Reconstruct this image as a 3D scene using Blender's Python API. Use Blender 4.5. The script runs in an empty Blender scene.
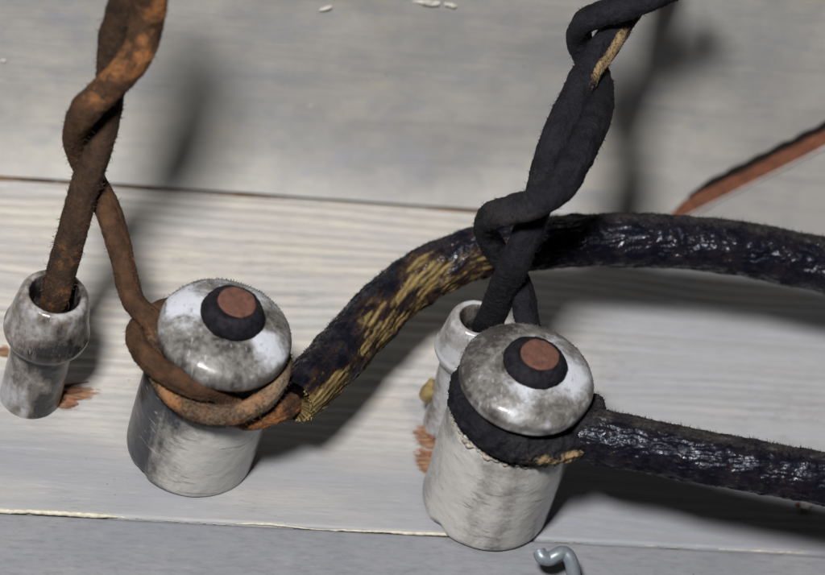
import bpy, math, random
import numpy as np
from mathutils import Vector, Matrix

# ------------------------------------------------------------------ camera
MM = 0.001
IMG_W, IMG_H = 825.0, 575.0
ELEV, AZI, ROLL = math.radians(46.0), math.radians(16.1), math.radians(15.5)
DIST, WIDTH_MM = 900.0, 203.0
FPX = IMG_W * DIST / WIDTH_MM
Mv = np.array([math.cos(AZI), -math.sin(AZI), 0.0])      # level, to the camera's right
Bv = np.array([math.sin(AZI), math.cos(AZI), 0.0])       # level, away from the camera
Zv = np.array([0.0, 0.0, 1.0])
FWD = Bv * math.cos(ELEV) - Zv * math.sin(ELEV)
U0 = Bv * math.sin(ELEV) + Zv * math.cos(ELEV)
RIGHT = Mv * math.cos(ROLL) + U0 * math.sin(ROLL)
UP = -Mv * math.sin(ROLL) + U0 * math.cos(ROLL)
TARGET = np.array([0.0, 0.0, 20.0])
CAM = TARGET - FWD * DIST

scene = bpy.context.scene
col = scene.collection
cam_data = bpy.data.cameras.new('camera')
cam = bpy.data.objects.new('camera', cam_data)
col.objects.link(cam)
rot = Matrix((RIGHT, UP, -FWD)).transposed()
cam.matrix_world = Matrix.Translation(Vector(CAM * MM)) @ rot.to_4x4()
cam_data.sensor_fit = 'HORIZONTAL'
cam_data.sensor_width = 36.0
cam_data.lens = 36.0 * DIST / WIDTH_MM
cam_data.clip_start = 0.02
cam_data.clip_end = 20.0
cam_data.dof.use_dof = True
cam_data.dof.focus_distance = 0.862
cam_data.dof.aperture_fstop = 10.0
scene.camera = cam

# ------------------------------------------------------------------ light
world = bpy.data.worlds.new('World')
scene.world = world
world.use_nodes = True
bg = world.node_tree.nodes['Background']
bg.inputs[0].default_value = (0.82, 0.9, 1.0, 1)
bg.inputs[1].default_value = 0.01

def area_lamp(name, loc, target, size, power, color):
    ld = bpy.data.lights.new(name, 'AREA')
    ld.shape = 'RECTANGLE'
    ld.size, ld.size_y = size[0] * MM, size[1] * MM
    ld.energy = power
    ld.color = color
    o = bpy.data.objects.new(name, ld)
    col.objects.link(o)
    o.location = Vector(loc) * MM
    d = Vector(target) - Vector(loc)
    o.rotation_euler = d.to_track_quat('-Z', 'Y').to_euler()
    return o
area_lamp('flash_lamp', (-295, -440, 820), (0, 15, 10), (128, 100), 22.0, (1.0, 0.985, 0.965))

scene.view_settings.view_transform = 'Standard'
scene.view_settings.look = 'None'
scene.view_settings.gamma = 1.0
scene.view_settings.exposure = 0.0
scene.view_settings.use_curve_mapping = False
scene.cycles.max_bounces = 8
scene.cycles.use_denoising = True

# ------------------------------------------------------------------ helpers
rng = np.random.default_rng(7)

def ray(px, py):
    d = FWD * FPX + RIGHT * (px - IMG_W / 2) - UP * (py - IMG_H / 2)
    return d / np.linalg.norm(d)
def at(px, py, z):
    """point (mm) seen at a photo pixel at height z above the board"""
    d = ray(px, py)
    return CAM + d * ((z - CAM[2]) / d[2])
def at_y(px, py, y):
    d = ray(px, py)
    return CAM + d * ((y - CAM[1]) / d[1])

def _hash(ix, iy, iz, seed):
    h = (ix.astype(np.int64) * 374761393 + iy.astype(np.int64) * 668265263 + iz.astype(np.int64) * 2147483647 + seed * 974634533) & 0xffffffff
    h = ((h ^ (h >> 13)) * 1274126177) & 0xffffffff
    h = ((h ^ (h >> 16)) * 2246822519) & 0xffffffff
    return ((h ^ (h >> 15)) & 0xffff) / 65535.0 * 2 - 1
def vnoise(p, seed=0):
    p = np.asarray(p, float)
    i = np.floor(p).astype(np.int64)
    f = p - i
    f = f * f * f * (f * (f * 6 - 15) + 10)
    out = 0
    for dx in (0, 1):
        wx = f[:, 0] if dx else 1 - f[:, 0]
        for dy in (0, 1):
            wy = f[:, 1] if dy else 1 - f[:, 1]
            for dz in (0, 1):
                wz = f[:, 2] if dz else 1 - f[:, 2]
                out = out + wx * wy * wz * _hash(i[:, 0] + dx, i[:, 1] + dy, i[:, 2] + dz, seed)
    return out
def fbm(p, scale=1.0, octaves=3, seed=0, gain=0.5):
    p = np.asarray(p, float) * scale
    a, s, tot = 1.0, 0.0, 0.0
    for k in range(octaves):
        s = s + a * vnoise(p, seed + k * 17)
        tot += a
        a *= gain
        p = p * 2.03 + 11.7
    return s / tot
def smooth(a, b, x):
    t = np.clip((x - a) / (b - a), 0, 1)
    return t * t * (3 - 2 * t)

def mesh_obj(name, verts_mm, faces, material, parent=None, attrs=None, shade=True, origin=None):
    verts = np.asarray(verts_mm, float) * MM
    off = np.zeros(3) if origin is None else np.asarray(origin, float) * MM
    me = bpy.data.meshes.new(name)
    me.from_pydata((verts - off).tolist(), [], faces if isinstance(faces, list) else faces.tolist())
    if attrs:
        for k, v in attrs.items():
            a = me.attributes.new(k, 'FLOAT', 'POINT')
            a.data.foreach_set('value', np.asarray(v, np.float32))
    if shade:
        me.polygons.foreach_set('use_smooth', [True] * len(me.polygons))
    me.materials.append(material)
    me.update()
    o = bpy.data.objects.new(name, me)
    col.objects.link(o)
    if parent is not None:
        o.parent = parent
        o.location = Vector(off) - (Vector(parent['_o']) if '_o' in parent else Vector((0, 0, 0)))
    else:
        o.location = Vector(off)
    o['_o'] = list(off)
    return o
def empty(name, origin_mm):
    o = bpy.data.objects.new(name, None)
    col.objects.link(o)
    o.empty_display_size = 0.005
    o.location = Vector(np.asarray(origin_mm, float) * MM)
    o['_o'] = list(np.asarray(origin_mm, float) * MM)
    return o
def tag(o, label=None, cat=None, group=None, kind=None):
    if label: o['label'] = label
    if cat: o['category'] = cat
    if group: o['group'] = group
    if kind: o['kind'] = kind
    return o
def child(name, verts, faces, material, parent, attrs=None, shade=True):
    return mesh_obj(name, verts, faces, material, parent, attrs, shade, origin=np.array(parent['_o']) / MM if '_o' in parent else None)

def spline(pts, step):
    """Catmull-Rom through rows of numbers (first three are xyz in mm), resampled every `step` mm"""
    P = np.asarray(pts, float)
    P = np.vstack([2 * P[0] - P[1], P, 2 * P[-1] - P[-2]])
    out = []
    for i in range(1, len(P) - 2):
        p0, p1, p2, p3 = P[i - 1], P[i], P[i + 1], P[i + 2]
        t = np.linspace(0, 1, 40, endpoint=False)[:, None]
        out.append(0.5 * (2 * p1 + (p2 - p0) * t + (2 * p0 - 5 * p1 + 4 * p2 - p3) * t ** 2 + (3 * p1 - p0 - 3 * p2 + p3) * t ** 3))
    out.append(P[-2][None])
    C = np.vstack(out)
    s = np.concatenate([[0], np.cumsum(np.linalg.norm(np.diff(C[:, :3], axis=0), axis=1))])
    n = max(4, int(s[-1] / step))
    q = np.linspace(0, s[-1], n)
    return np.stack([np.interp(q, s, C[:, k]) for k in range(C.shape[1])], 1), q

def tube_data(path, step, nring, disp=None, up_ref=False, cap=True, extra=None):
    """a tube along rows (x, y, z, r) -> verts, faces, and per-vertex length, angle, normals"""
    C, q = spline(path, step)
    T = np.gradient(C[:, :3], axis=0)
    T /= np.linalg.norm(T, axis=1)[:, None]
    n = len(C)
    N = np.zeros((n, 3))
    if up_ref:
        N = Zv[None] - T * (T @ Zv)[:, None]
    else:
        v = np.cross(T[0], [0.3, 0.5, 0.81])
        for i in range(n):
            v = v - T[i] * np.dot(v, T[i])
            v /= np.linalg.norm(v)
            N[i] = v
    N /= np.linalg.norm(N, axis=1)[:, None]
    Bn = np.cross(T, N)
    a = np.linspace(0, 2 * np.pi, nring, endpoint=False)
    dirs = N[:, None, :] * np.cos(a)[None, :, None] + Bn[:, None, :] * np.sin(a)[None, :, None]
    r = np.repeat(C[:, 3][:, None], nring, 1)
    base = C[:, None, :3] + dirs * r[..., None]
    L = np.repeat(q[:, None], nring, 1)
    A = np.repeat(a[None], n, 0)
    attrs = {}
    if disp is not None:
        d, attrs = disp(base.reshape(-1, 3), L.ravel(), A.ravel(), q[-1], dirs.reshape(-1, 3))
        V = base.reshape(-1, 3) + dirs.reshape(-1, 3) * d[:, None]
    else:
        V = base.reshape(-1, 3)
    idx = np.arange(n * nring).reshape(n, nring)
    i0, i1 = idx[:-1], idx[1:]
    F = np.stack([i0, i1, np.roll(i1, -1, 1), np.roll(i0, -1, 1)], -1).reshape(-1, 4)[:, ::-1].tolist()
    if cap:
        c0, c1 = len(V), len(V) + 1
        V = np.vstack([V, C[0, :3] - T[0] * 0.3, C[-1, :3] + T[-1] * 0.3])
        for j in range(nring):
            F.append([c0, idx[0, j], idx[0, (j + 1) % nring]])
            F.append([c1, idx[-1, (j + 1) % nring], idx[-1, j]])
        for k in attrs:
            attrs[k] = np.concatenate([attrs[k], [attrs[k][:nring].mean(), attrs[k][-nring:].mean()]])
    return dict(V=V, F=F, attrs=attrs, D=dirs.reshape(-1, 3), T=np.repeat(T, nring, 0), L=L.ravel(), A=A.ravel(), n=n * nring)

def hairs(points, normals, length, rad, seed, bend=0.6):
    """short curled fibres standing on a surface: three-sided spikes in two segments"""
    g = np.random.default_rng(seed)
    n = len(points)
    d = normals + g.normal(0, 0.55, (n, 3))
    d /= np.linalg.norm(d, axis=1)[:, None]
    l = length[0] + (length[1] - length[0]) * g.random(n) ** 2.2
    side = np.cross(d, g.normal(0, 1, (n, 3)))
    side /= np.linalg.norm(side, axis=1)[:, None]
    s2 = np.cross(d, side)
    mid = points + d * (l * 0.55)[:, None]
    end = points + d * l[:, None] + (side * g.normal(0, bend, n)[:, None] + s2 * g.normal(0, bend, n)[:, None]) * l[:, None]
    V, F = np.zeros((n, 7, 3)), []
    for k in range(3):
        w = side * math.cos(k * 2.094) + s2 * math.sin(k * 2.094)
        V[:, k] = points - d * 0.1 + w * rad
        V[:, 3 + k] = mid + w * rad * 0.75
    V[:, 6] = end
    b = np.arange(n) * 7
    tris = []
    for k in range(3):
        m = (k + 1) % 3
        tris += [np.stack([b + k, b + m, b + 3 + m], 1), np.stack([b + k, b + 3 + m, b + 3 + k], 1), np.stack([b + 3 + k, b + 3 + m, b + 6], 1)]
    return V.reshape(-1, 3), np.vstack(tris).tolist()
def fuzz(name, td, count, length, rad, material, parent, seed, pick=None):
    g = np.random.default_rng(seed)
    w = np.ones(td['n']) if pick is None else np.clip(pick(td), 0, None) + 1e-9
    i = g.choice(td['n'], count, p=w / w.sum())
    V, F = hairs(td['V'][i], td['D'][i], length, rad, seed)
    return tag(child(name, V, F, material, parent, shade=False), kind='stuff')

def lathe(profile, nseg, step=0.5, disp=None):
    P = np.asarray(profile, float)
    s = np.concatenate([[0], np.cumsum(np.linalg.norm(np.diff(P, axis=0), axis=1))])
    # round the polyline a little, then resample
    q = np.linspace(0, s[-1], max(8, int(s[-1] / step)))
    R, Z = np.interp(q, s, P[:, 0]), np.interp(q, s, P[:, 1])
    for _ in range(3):
        R[1:-1] = 0.25 * R[:-2] + 0.5 * R[1:-1] + 0.25 * R[2:]
        Z[1:-1] = 0.25 * Z[:-2] + 0.5 * Z[1:-1] + 0.25 * Z[2:]
    a = np.linspace(0, 2 * np.pi, nseg, endpoint=False)
    n = len(q)
    nr, nz = np.gradient(Z), -np.gradient(R)
    ln = np.hypot(nr, nz) + 1e-9
    nr, nz = nr / ln, nz / ln
    ca, sa = np.cos(a), np.sin(a)
    V = np.stack([R[:, None] * ca, R[:, None] * sa, np.repeat(Z[:, None], nseg, 1)], -1).reshape(-1, 3)
    D = np.stack([nr[:, None] * ca, nr[:, None] * sa, np.repeat(nz[:, None], nseg, 1)], -1).reshape(-1, 3)
    attrs = {}
    if disp is not None:
        d, attrs = disp(V, D)
        V = V + D * d[:, None]
    idx = np.arange(n * nseg).reshape(n, nseg)
    i0, i1 = idx[:-1], idx[1:]
    F = np.stack([i0, np.roll(i0, -1, 1), np.roll(i1, -1, 1), i1], -1).reshape(-1, 4).tolist()
    F.append(idx[0][::-1].tolist())
    F.append(idx[-1].tolist())
    return V, D, F, attrs

# ------------------------------------------------------------------ materials
ALBEDO_SCALE = 0.5
def new_mat(name):
    m = bpy.data.materials.new(name)
    m.use_nodes = True
    nt = m.node_tree
    return m, nt, nt.nodes['Principled BSDF']
class NT:
    """small wrapper that keeps node wiring short"""
    def __init__(self, name):
        self.m, self.nt, self.b = new_mat(name)
        self.tc = self.nt.nodes.new('ShaderNodeTexCoord')
        self.bump_in = None
        self.b.inputs['Specular IOR Level'].default_value = 0.32
    def n(self, t): return self.nt.nodes.new(t)
    def link(self, a, b): self.nt.links.new(a, b)
    def vec(self, scale=(1, 1, 1), rot=(0, 0, 0), loc=(0, 0, 0)):
        mp = self.n('ShaderNodeMapping')
        mp.inputs['Scale'].default_value = scale
        mp.inputs['Rotation'].default_value = rot
        mp.inputs['Location'].default_value = loc
        self.link(self.tc.outputs['Object'], mp.inputs['Vector'])
        return mp.outputs[0]
    def noise(self, scale, detail=4, rough=0.55, vec=None, dist=0.0):
        t = self.n('ShaderNodeTexNoise')
        t.inputs['Scale'].default_value = scale
        t.inputs['Detail'].default_value = detail
        t.inputs['Roughness'].default_value = rough
        t.inputs['Distortion'].default_value = dist
        self.link(vec if vec is not None else self.tc.outputs['Object'], t.inputs['Vector'])
        return t.outputs[0]
    def vor(self, scale, feature='F1', vec=None):
        t = self.n('ShaderNodeTexVoronoi')
        t.feature = feature
        t.inputs['Scale'].default_value = scale
        self.link(vec if vec is not None else self.tc.outputs['Object'], t.inputs['Vector'])
        return t.outputs['Distance']
    def rng(self, x, a, b, lo=0.0, hi=1.0):
        r = self.n('ShaderNodeMapRange')
        r.inputs[1].default_value, r.inputs[2].default_value = a, b
        r.inputs[3].default_value, r.inputs[4].default_value = lo, hi
        self.link(x, r.inputs[0])
        return r.outputs[0]
    def op(self, o, a, b=None):
        k = self.n('ShaderNodeMath')
        k.operation = o
        for i, v in enumerate((a, b)):
            if v is None: continue
            if isinstance(v, (int, float)): k.inputs[i].default_value = v
            else: self.link(v, k.inputs[i])
        return k.outputs[0]
    def mix(self, fac, a, b):
        k = self.n('ShaderNodeMix')
        k.data_type = 'RGBA'
        for i, v in ((0, fac), (6, a), (7, b)):
            if isinstance(v, (int, float)): k.inputs[i].default_value = v
            elif isinstance(v, tuple): k.inputs[i].default_value = v if len(v) == 4 else v + (1,)
            else: self.link(v, k.inputs[i])
        return k.outputs[2]
    def attr(self, name):
        k = self.n('ShaderNodeAttribute')
        k.attribute_name = name
        return k.outputs['Fac']
    def color(self, c):
        if isinstance(c, tuple): self.b.inputs['Base Color'].default_value = c + (1,)
        else:
            hs = self.n('ShaderNodeHueSaturation')          # scales all base colours down so bounced light fills shadows less
            hs.inputs['Value'].default_value = ALBEDO_SCALE
            self.link(c, hs.inputs['Color'])
            self.link(hs.outputs[0], self.b.inputs['Base Color'])
    def rough(self, r):
        if isinstance(r, (int, float)): self.b.inputs['Roughness'].default_value = r
        else: self.link(r, self.b.inputs['Roughness'])
    def bump(self, h, dist_mm, strength=1.0):
        k = self.n('ShaderNodeBump')
        k.inputs['Strength'].default_value = strength
        k.inputs['Distance'].default_value = dist_mm * MM
        self.link(h, k.inputs['Height'])
        if self.bump_in is not None: self.link(self.bump_in, k.inputs['Normal'])
        self.bump_in = k.outputs[0]
        self.link(k.outputs[0], self.b.inputs['Normal'])

def make_plank_paint():
    k = NT('whitewashed_grain_paint')
    grain = k.attr('grain'); bare = k.attr('bare'); dirt_falloff = k.attr('dirt_falloff')
    fine = k.noise(1, 7, 0.7, k.vec((170, 1500, 600)))
    wide = k.noise(1, 4, 0.6, k.vec((14, 160, 60)))
    blot = k.noise(46, 5, 0.6)
    c = k.mix(k.rng(wide, 0.35, 0.7), (0.58, 0.55, 0.51), (0.69, 0.64, 0.55))
    cool = k.attr('cool')
    c = k.mix(k.op('MULTIPLY', cool, 0.8), c, (0.385, 0.40, 0.445))
    c = k.mix(k.op('MULTIPLY', k.rng(blot, 0.42, 0.72), 0.45), c, (0.40, 0.42, 0.48))
    c = k.mix(dirt_falloff, c, (0.27, 0.285, 0.33))
    c = k.mix(k.op('MULTIPLY', k.rng(grain, 0.3, 1.0), 0.42), c, (0.33, 0.325, 0.315))
    c = k.mix(k.op('MULTIPLY', k.rng(fine, 0.48, 0.72), 0.45), c, (0.27, 0.27, 0.28))
    c = k.mix(k.op('MULTIPLY', k.rng(fine, 0.42, 0.28), 0.35), c, (0.66, 0.64, 0.58))
    cr = k.noise(1, 5, 0.6, k.vec((38, 420, 100), loc=(1, 2, 3)))
    line = k.op('MULTIPLY', k.rng(k.op('ABSOLUTE', k.op('SUBTRACT', cr, 0.5)), 0.0, 0.012, 1, 0), k.rng(k.noise(30, 3), 0.52, 0.62))
    c = k.mix(k.op('MULTIPLY', line, 0.6), c, (0.17, 0.16, 0.15))
    specks = k.rng(k.vor(420), 0.0, 0.13, 1.0, 0.0)
    gate = k.rng(k.noise(70, 3), 0.54, 0.64)
    c = k.mix(k.op('MULTIPLY', specks, gate), c, (0.05, 0.04, 0.035))
    wood = k.mix(k.rng(k.noise(1, 6, 0.7, k.vec((260, 1500, 600))), 0.3, 0.7), (0.07, 0.03, 0.018), (0.44, 0.25, 0.15))
    edge = k.op('ADD', bare, k.op('MULTIPLY', k.op('SUBTRACT', k.noise(1, 6, 0.7, k.vec((350, 900, 400))), 0.5), 1.4))
    c = k.mix(k.rng(edge, 0.36, 0.62), c, wood)
    k.color(c)
    k.rough(k.rng(blot, 0.3, 0.7, 0.42, 0.62))
    k.bump(fine, 0.10, 0.7)
    k.bump(k.noise(900, 3), 0.04, 0.5)
    return k.m
def make_edge_paint():
    k = NT('grey_white_smooth_paint')
    fine = k.noise(1, 7, 0.72, k.vec((230, 900, 600)))
    blot = k.noise(60, 7, 0.68)
    dirt_falloff = k.attr('dirt_falloff')
    c = k.mix(blot, (0.20, 0.21, 0.24), (0.35, 0.35, 0.36))  # tones kept darker to stand for light falloff at the front
    c = k.mix(k.op('MULTIPLY', k.rng(fine, 0.48, 0.72), 0.55), c, (0.13, 0.13, 0.14))
    c = k.mix(k.op('MULTIPLY', k.rng(fine, 0.42, 0.3), 0.4), c, (0.42, 0.42, 0.42))
    c = k.mix(k.op('MULTIPLY', dirt_falloff, 0.6), c, (0.21, 0.22, 0.26))
    specks = k.rng(k.vor(300), 0.0, 0.09, 1.0, 0.0)
    gate = k.rng(k.noise(55, 2), 0.6, 0.66)
    c = k.mix(k.op('MULTIPLY', specks, gate), c, (0.06, 0.05, 0.045))
    k.color(c); k.rough(0.5)
    k.bump(fine, 0.06, 0.6)
    return k.m
def make_wall_paint(name, a, b):
    k = NT(name)
    strokes = k.noise(1, 5, 0.6, k.vec((35, 50, 260), (0, math.radians(24), 0)))
    cloud = k.noise(30, 6, 0.65)
    c = k.mix(k.rng(cloud, 0.3, 0.7), a, b)
    smudge = k.rng(k.noise(18, 6, 0.7, k.vec((1, 1, 1.6), (0, 0.5, 0), (4, 2, 9))), 0.54, 0.72)
    c = k.mix(k.op('MULTIPLY', smudge, 0.4), c, (0.24, 0.235, 0.24))
    c = k.mix(k.op('MULTIPLY', k.rng(strokes, 0.48, 0.72), 0.45), c, (0.32, 0.32, 0.33))
    pink = k.rng(k.noise(40, 3, 0.6, k.vec(loc=(3, 1, 7))), 0.60, 0.78)
    c = k.mix(k.op('MULTIPLY', pink, 0.5), c, (0.33, 0.31, 0.42))
    buff = k.rng(k.noise(30, 4, 0.6, k.vec(loc=(9, 4, 2))), 0.58, 0.75)
    c = k.mix(k.op('MULTIPLY', buff, 0.55), c, (0.55, 0.48, 0.34))
    blue = k.rng(k.noise(55, 5, 0.65, k.vec((1, 1, 1.8), loc=(1, 8, 3))), 0.52, 0.70)
    c = k.mix(k.op('MULTIPLY', blue, 0.4), c, (0.30, 0.33, 0.42))
    sp = k.op('MULTIPLY', k.rng(k.vor(240), 0.0, 0.10, 1, 0), k.rng(k.noise(50, 2, 0.5, k.vec(loc=(5, 5, 5))), 0.6, 0.66))
    c = k.mix(sp, c, (0.10, 0.075, 0.06))
    k.color(c); k.rough(0.42)
    k.bump(strokes, 0.25, 0.7)
    k.bump(k.noise(420, 3), 0.05, 0.5)
    return k.m
def make_raw_wood(name, a, b, scale=(60, 900, 500)):
    k = NT(name)
    g = k.noise(1, 6, 0.65, k.vec(scale))
    k.color(k.mix(k.rng(g, 0.25, 0.75), a, b)); k.rough(0.75)
    k.bump(g, 0.2, 0.8)
    return k.m
def make_porcelain(name, clean, grime_shade, grime_shade2, speck=0.5, gloss=(0.12, 0.42), smear=(1500, 500, 160), contrast=1.1):
    k = NT(name)
    g = k.attr('grime_shade')
    big = k.noise(170, 5, 0.6, dist=0.6)
    fine = k.noise(900, 5, 0.65)
    streak = k.noise(1, 4, 0.6, k.vec((700, 700, 120)))
    m = k.op('ADD', g, k.op('MULTIPLY', k.op('SUBTRACT', big, 0.5), contrast))
    m = k.op('ADD', m, k.op('MULTIPLY', k.op('SUBTRACT', fine, 0.5), 0.55))
    m1 = k.rng(m, 0.22, 0.62)
    m2 = k.rng(k.op('ADD', m, k.op('MULTIPLY', k.op('SUBTRACT', streak, 0.5), 0.8)), 0.62, 1.0)
    c = k.mix(m1, clean, grime_shade)
    c = k.mix(m2, c, grime_shade2)
    dots = k.op('MULTIPLY', k.rng(k.vor(700), 0.0, 0.16, 1, 0), k.rng(fine, 0.5, 0.62))
    c = k.mix(k.op('MULTIPLY', dots, speck), c, (0.06, 0.045, 0.035))
    sc = k.noise(1, 3, 0.5, k.vec(smear, (0.3, 0.1, 0.2)), 0.4)
    c = k.mix(k.op('MULTIPLY', k.rng(sc, 0.62, 0.7), 0.5), c, (0.10, 0.095, 0.10))
    c = k.mix(k.op('MULTIPLY', k.rng(sc, 0.36, 0.30), 0.35), c, clean)
    k.color(c)
    k.rough(k.rng(m, 0.1, 0.8, gloss[0], gloss[1]))
    k.b.inputs['IOR'].default_value = 1.55
    k.b.inputs['Coat Weight'].default_value = 0.15
    k.b.inputs['Coat Roughness'].default_value = 0.15
    k.bump(k.noise(220, 3, 0.5, k.vec(loc=(2, 3, 4))), 0.5, 0.6)
    k.bump(big, 0.25, 0.5)
    k.bump(fine, 0.05, 0.5)
    return k.m
def make_wire(name, dark, mid, light, dust, rough=0.78, dust_amt=0.35):
    k = NT(name)
    w = k.attr('wear'); d = k.attr('dust')
    n1 = k.noise(260, 5, 0.65); n2 = k.noise(1400, 4, 0.7)
    c = k.mix(k.rng(n1, 0.32, 0.68), dark, mid)
    m = k.op('ADD', w, k.op('MULTIPLY', k.op('SUBTRACT', n1, 0.5), 1.0))
    m = k.op('ADD', m, k.op('MULTIPLY', k.op('SUBTRACT', n2, 0.5), 0.6))
    c = k.mix(k.rng(m, 0.38, 0.68), c, light)
    dd = k.op('ADD', d, k.op('MULTIPLY', k.op('SUBTRACT', n2, 0.5), 1.2))
    c = k.mix(k.op('MULTIPLY', k.rng(dd, 0.45, 0.9), dust_amt * 2), c, dust)
    k.color(c); k.rough(rough)
    k.b.inputs['Specular IOR Level'].default_value = 0.12
    k.bump(n2, 0.5, 1.0)
    k.bump(k.noise(3500, 3), 0.05, 0.7)
    return k.m
def make_cable(name):
    k = NT(name)
    w = k.attr('wear'); d = k.attr('dust'); wv = k.attr('weave')
    n1 = k.noise(240, 5, 0.65); n2 = k.noise(900, 5, 0.7); n3 = k.noise(2600, 3, 0.6)
    c = k.mix(k.rng(n1, 0.38, 0.68), (0.005, 0.005, 0.010), (0.016, 0.014, 0.018))
    rusty = k.op('MULTIPLY', k.rng(n2, 0.58, 0.72), k.rng(n1, 0.48, 0.6))
    c = k.mix(k.op('MULTIPLY', rusty, 0.7), c, (0.12, 0.055, 0.025))
    c = k.mix(k.rng(w, -0.02, 0.3), c, k.mix(k.rng(n1, 0.35, 0.65), (0.012, 0.009, 0.010), (0.05, 0.028, 0.018)))
    jute = k.mix(k.rng(wv, -0.6, 0.7), (0.035, 0.024, 0.012), (0.34, 0.255, 0.115))
    jute = k.mix(k.rng(n2, 0.45, 0.75), jute, (0.20, 0.125, 0.035))
    wm = k.op('ADD', w, k.op('MULTIPLY', k.op('SUBTRACT', n2, 0.5), 0.7))
    c = k.mix(k.rng(wm, 0.3, 0.66), c, jute)
    dd = k.op('ADD', d, k.op('MULTIPLY', k.op('SUBTRACT', n2, 0.5), 1.3))
    dm = k.rng(dd, 0.5, 1.05, 0, 0.75)
    c = k.mix(dm, c, (0.07, 0.062, 0.055))
    k.color(c)
    r = k.rng(n1, 0.42, 0.62, 0.4, 0.2)
    r = k.op('ADD', r, k.op('MULTIPLY', k.op('MAXIMUM', k.rng(w, 0.3, 0.6), dm), 0.4))
    k.rough(r)
    gl = k.rng(n1, 0.44, 0.62, 0.05, 0.24)
    k.link(k.op('MULTIPLY', gl, k.rng(w, 0.3, 0.6, 1.0, 0.25)), k.b.inputs['Specular IOR Level'])
    k.b.inputs['Specular Tint'].default_value = (0.8, 0.87, 1.0, 1)
    k.bump(k.noise(520, 3, 0.55), 0.6, 0.8)
    k.bump(n3, 0.06, 0.6)
    return k.m
def make_plain(name, c, rough, metallic=0.0, var=0.3, scale=600, bump=0.08):
    k = NT(name)
    n = k.noise(scale, 5, 0.65)
    lo = tuple(x * (1 - var) for x in c); hi = tuple(min(1, x * (1 + var)) for x in c)
    k.color(k.mix(k.rng(n, 0.3, 0.7), lo, hi)); k.rough(rough)
    if max(c) < 0.06: k.b.inputs['Specular IOR Level'].default_value = 0.08
    k.b.inputs['Metallic'].default_value = metallic
    if bump: k.bump(n, bump, 0.8)
    return k.m

M = {}
M['plank'] = make_plank_paint()
M['edge'] = make_edge_paint()
M['wall'] = make_wall_paint('aged_white_wall_paint', (0.36, 0.36, 0.365), (0.59, 0.565, 0.515))
M['brace'] = make_wall_paint('aged_white_brace_paint', (0.52, 0.51, 0.50), (0.62, 0.60, 0.57))
M['raw'] = make_raw_wood('bare_brown_wood', (0.05, 0.016, 0.008), (0.25, 0.085, 0.038))
M['splinter'] = make_raw_wood('splintered_orange_wood', (0.13, 0.05, 0.026), (0.38, 0.19, 0.105))
M['filler'] = make_plain('cream_paint_filler', (0.62, 0.58, 0.47), 0.6, 0, 0.25, 700, 0.1)
M['gap'] = make_raw_wood('dark_joint_wood', (0.03, 0.018, 0.01), (0.26, 0.14, 0.065), (90, 600, 600))
M['dark'] = make_plain('joint_shadow_black', (0.012, 0.009, 0.007), 0.9, 0, 0.4, 700, 0.1)  # near-black for the painted contact shadow behind the brace
M['flake'] = make_plain('cream_paint_flake', (0.56, 0.53, 0.48), 0.55, 0, 0.2, 900, 0.1)
M['cap'] = make_porcelain('grimy_shaded_porcelain_cap', (0.60, 0.62, 0.68), (0.20, 0.19, 0.18), (0.055, 0.048, 0.045), 0.6, (0.26, 0.45))
M['base'] = make_porcelain('grimy_shaded_porcelain_base', (0.60, 0.585, 0.56), (0.27, 0.257, 0.24), (0.035, 0.035, 0.042), 0.25, (0.16, 0.34), (160, 160, 700), 0.7)
M['tube'] = make_porcelain('grimy_shaded_porcelain_tube', (0.47, 0.47, 0.49), (0.19, 0.165, 0.145), (0.025, 0.022, 0.022), 0.7, (0.12, 0.3))
M['washer'] = make_plain('black_leather_washer', (0.014, 0.013, 0.017), 0.7, 0, 0.7, 500, 0.5)
M['rust'] = make_plain('rusty_nail_head', (0.125, 0.052, 0.034), 0.85, 0, 0.35, 700, 0.3)
M['shank'] = make_plain('rusty_shank', (0.16, 0.06, 0.03), 0.8, 0, 0.3, 800, 0.1)
M['brown_wire'] = make_wire('brown_rubber_wire', (0.024, 0.015, 0.011), (0.075, 0.042, 0.024), (0.27, 0.115, 0.04), (0.10, 0.085, 0.07))
M['tan_wire'] = make_wire('tan_rubber_wire', (0.04, 0.022, 0.013), (0.12, 0.06, 0.03), (0.37, 0.155, 0.055), (0.27, 0.21, 0.145), 0.78, 0.4)
M['black_wire'] = make_wire('black_rubber_wire', (0.004, 0.0045, 0.008), (0.018, 0.017, 0.022), (0.40, 0.28, 0.15), (0.07, 0.062, 0.055), 0.7, 0.24)
M['cable'] = make_cable('tarred_jute_cable')
M['brown_fuzz'] = make_plain('brown_lint', (0.075, 0.045, 0.03), 0.9, 0, 0.3, 800, 0)
M['black_fuzz'] = make_plain('dark_lint', (0.016, 0.015, 0.016), 0.9, 0, 0.3, 800, 0)
M['grey_fuzz'] = make_plain('dusty_lint', (0.085, 0.075, 0.065), 0.9, 0, 0.3, 800, 0)
M['clump'] = make_plain('matted_dust', (0.028, 0.026, 0.027), 0.95, 0, 0.5, 900, 0.4)
M['jute'] = make_plain('frayed_jute', (0.40, 0.31, 0.13), 0.8, 0, 0.4, 900, 0.05)
M['zinc'] = make_plain('galvanised_wire', (0.26, 0.30, 0.34), 0.42, 0.4, 0.2, 500, 0.05)
M['resin'] = make_plain('yellowed_drip', (0.30, 0.22, 0.10), 0.3, 0, 0.4, 500, 0.2)
M['crust'] = make_plain('pale_crust', (0.32, 0.285, 0.24), 0.8, 0, 0.7, 900, 0.2)

# ------------------------------------------------------------------ setting: board and wall
SEAM1 = float(np.mean([at(0, 177, 0)[1], at(240, 195, 0)[1], at(480, 213, 0)[1]]))
SEAM2 = float(np.mean([at(0, 511, 0)[1], at(410, 526, 0)[1], at(768, 556, 0)[1]]))
XL, XR = -190.0, 200.0

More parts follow.
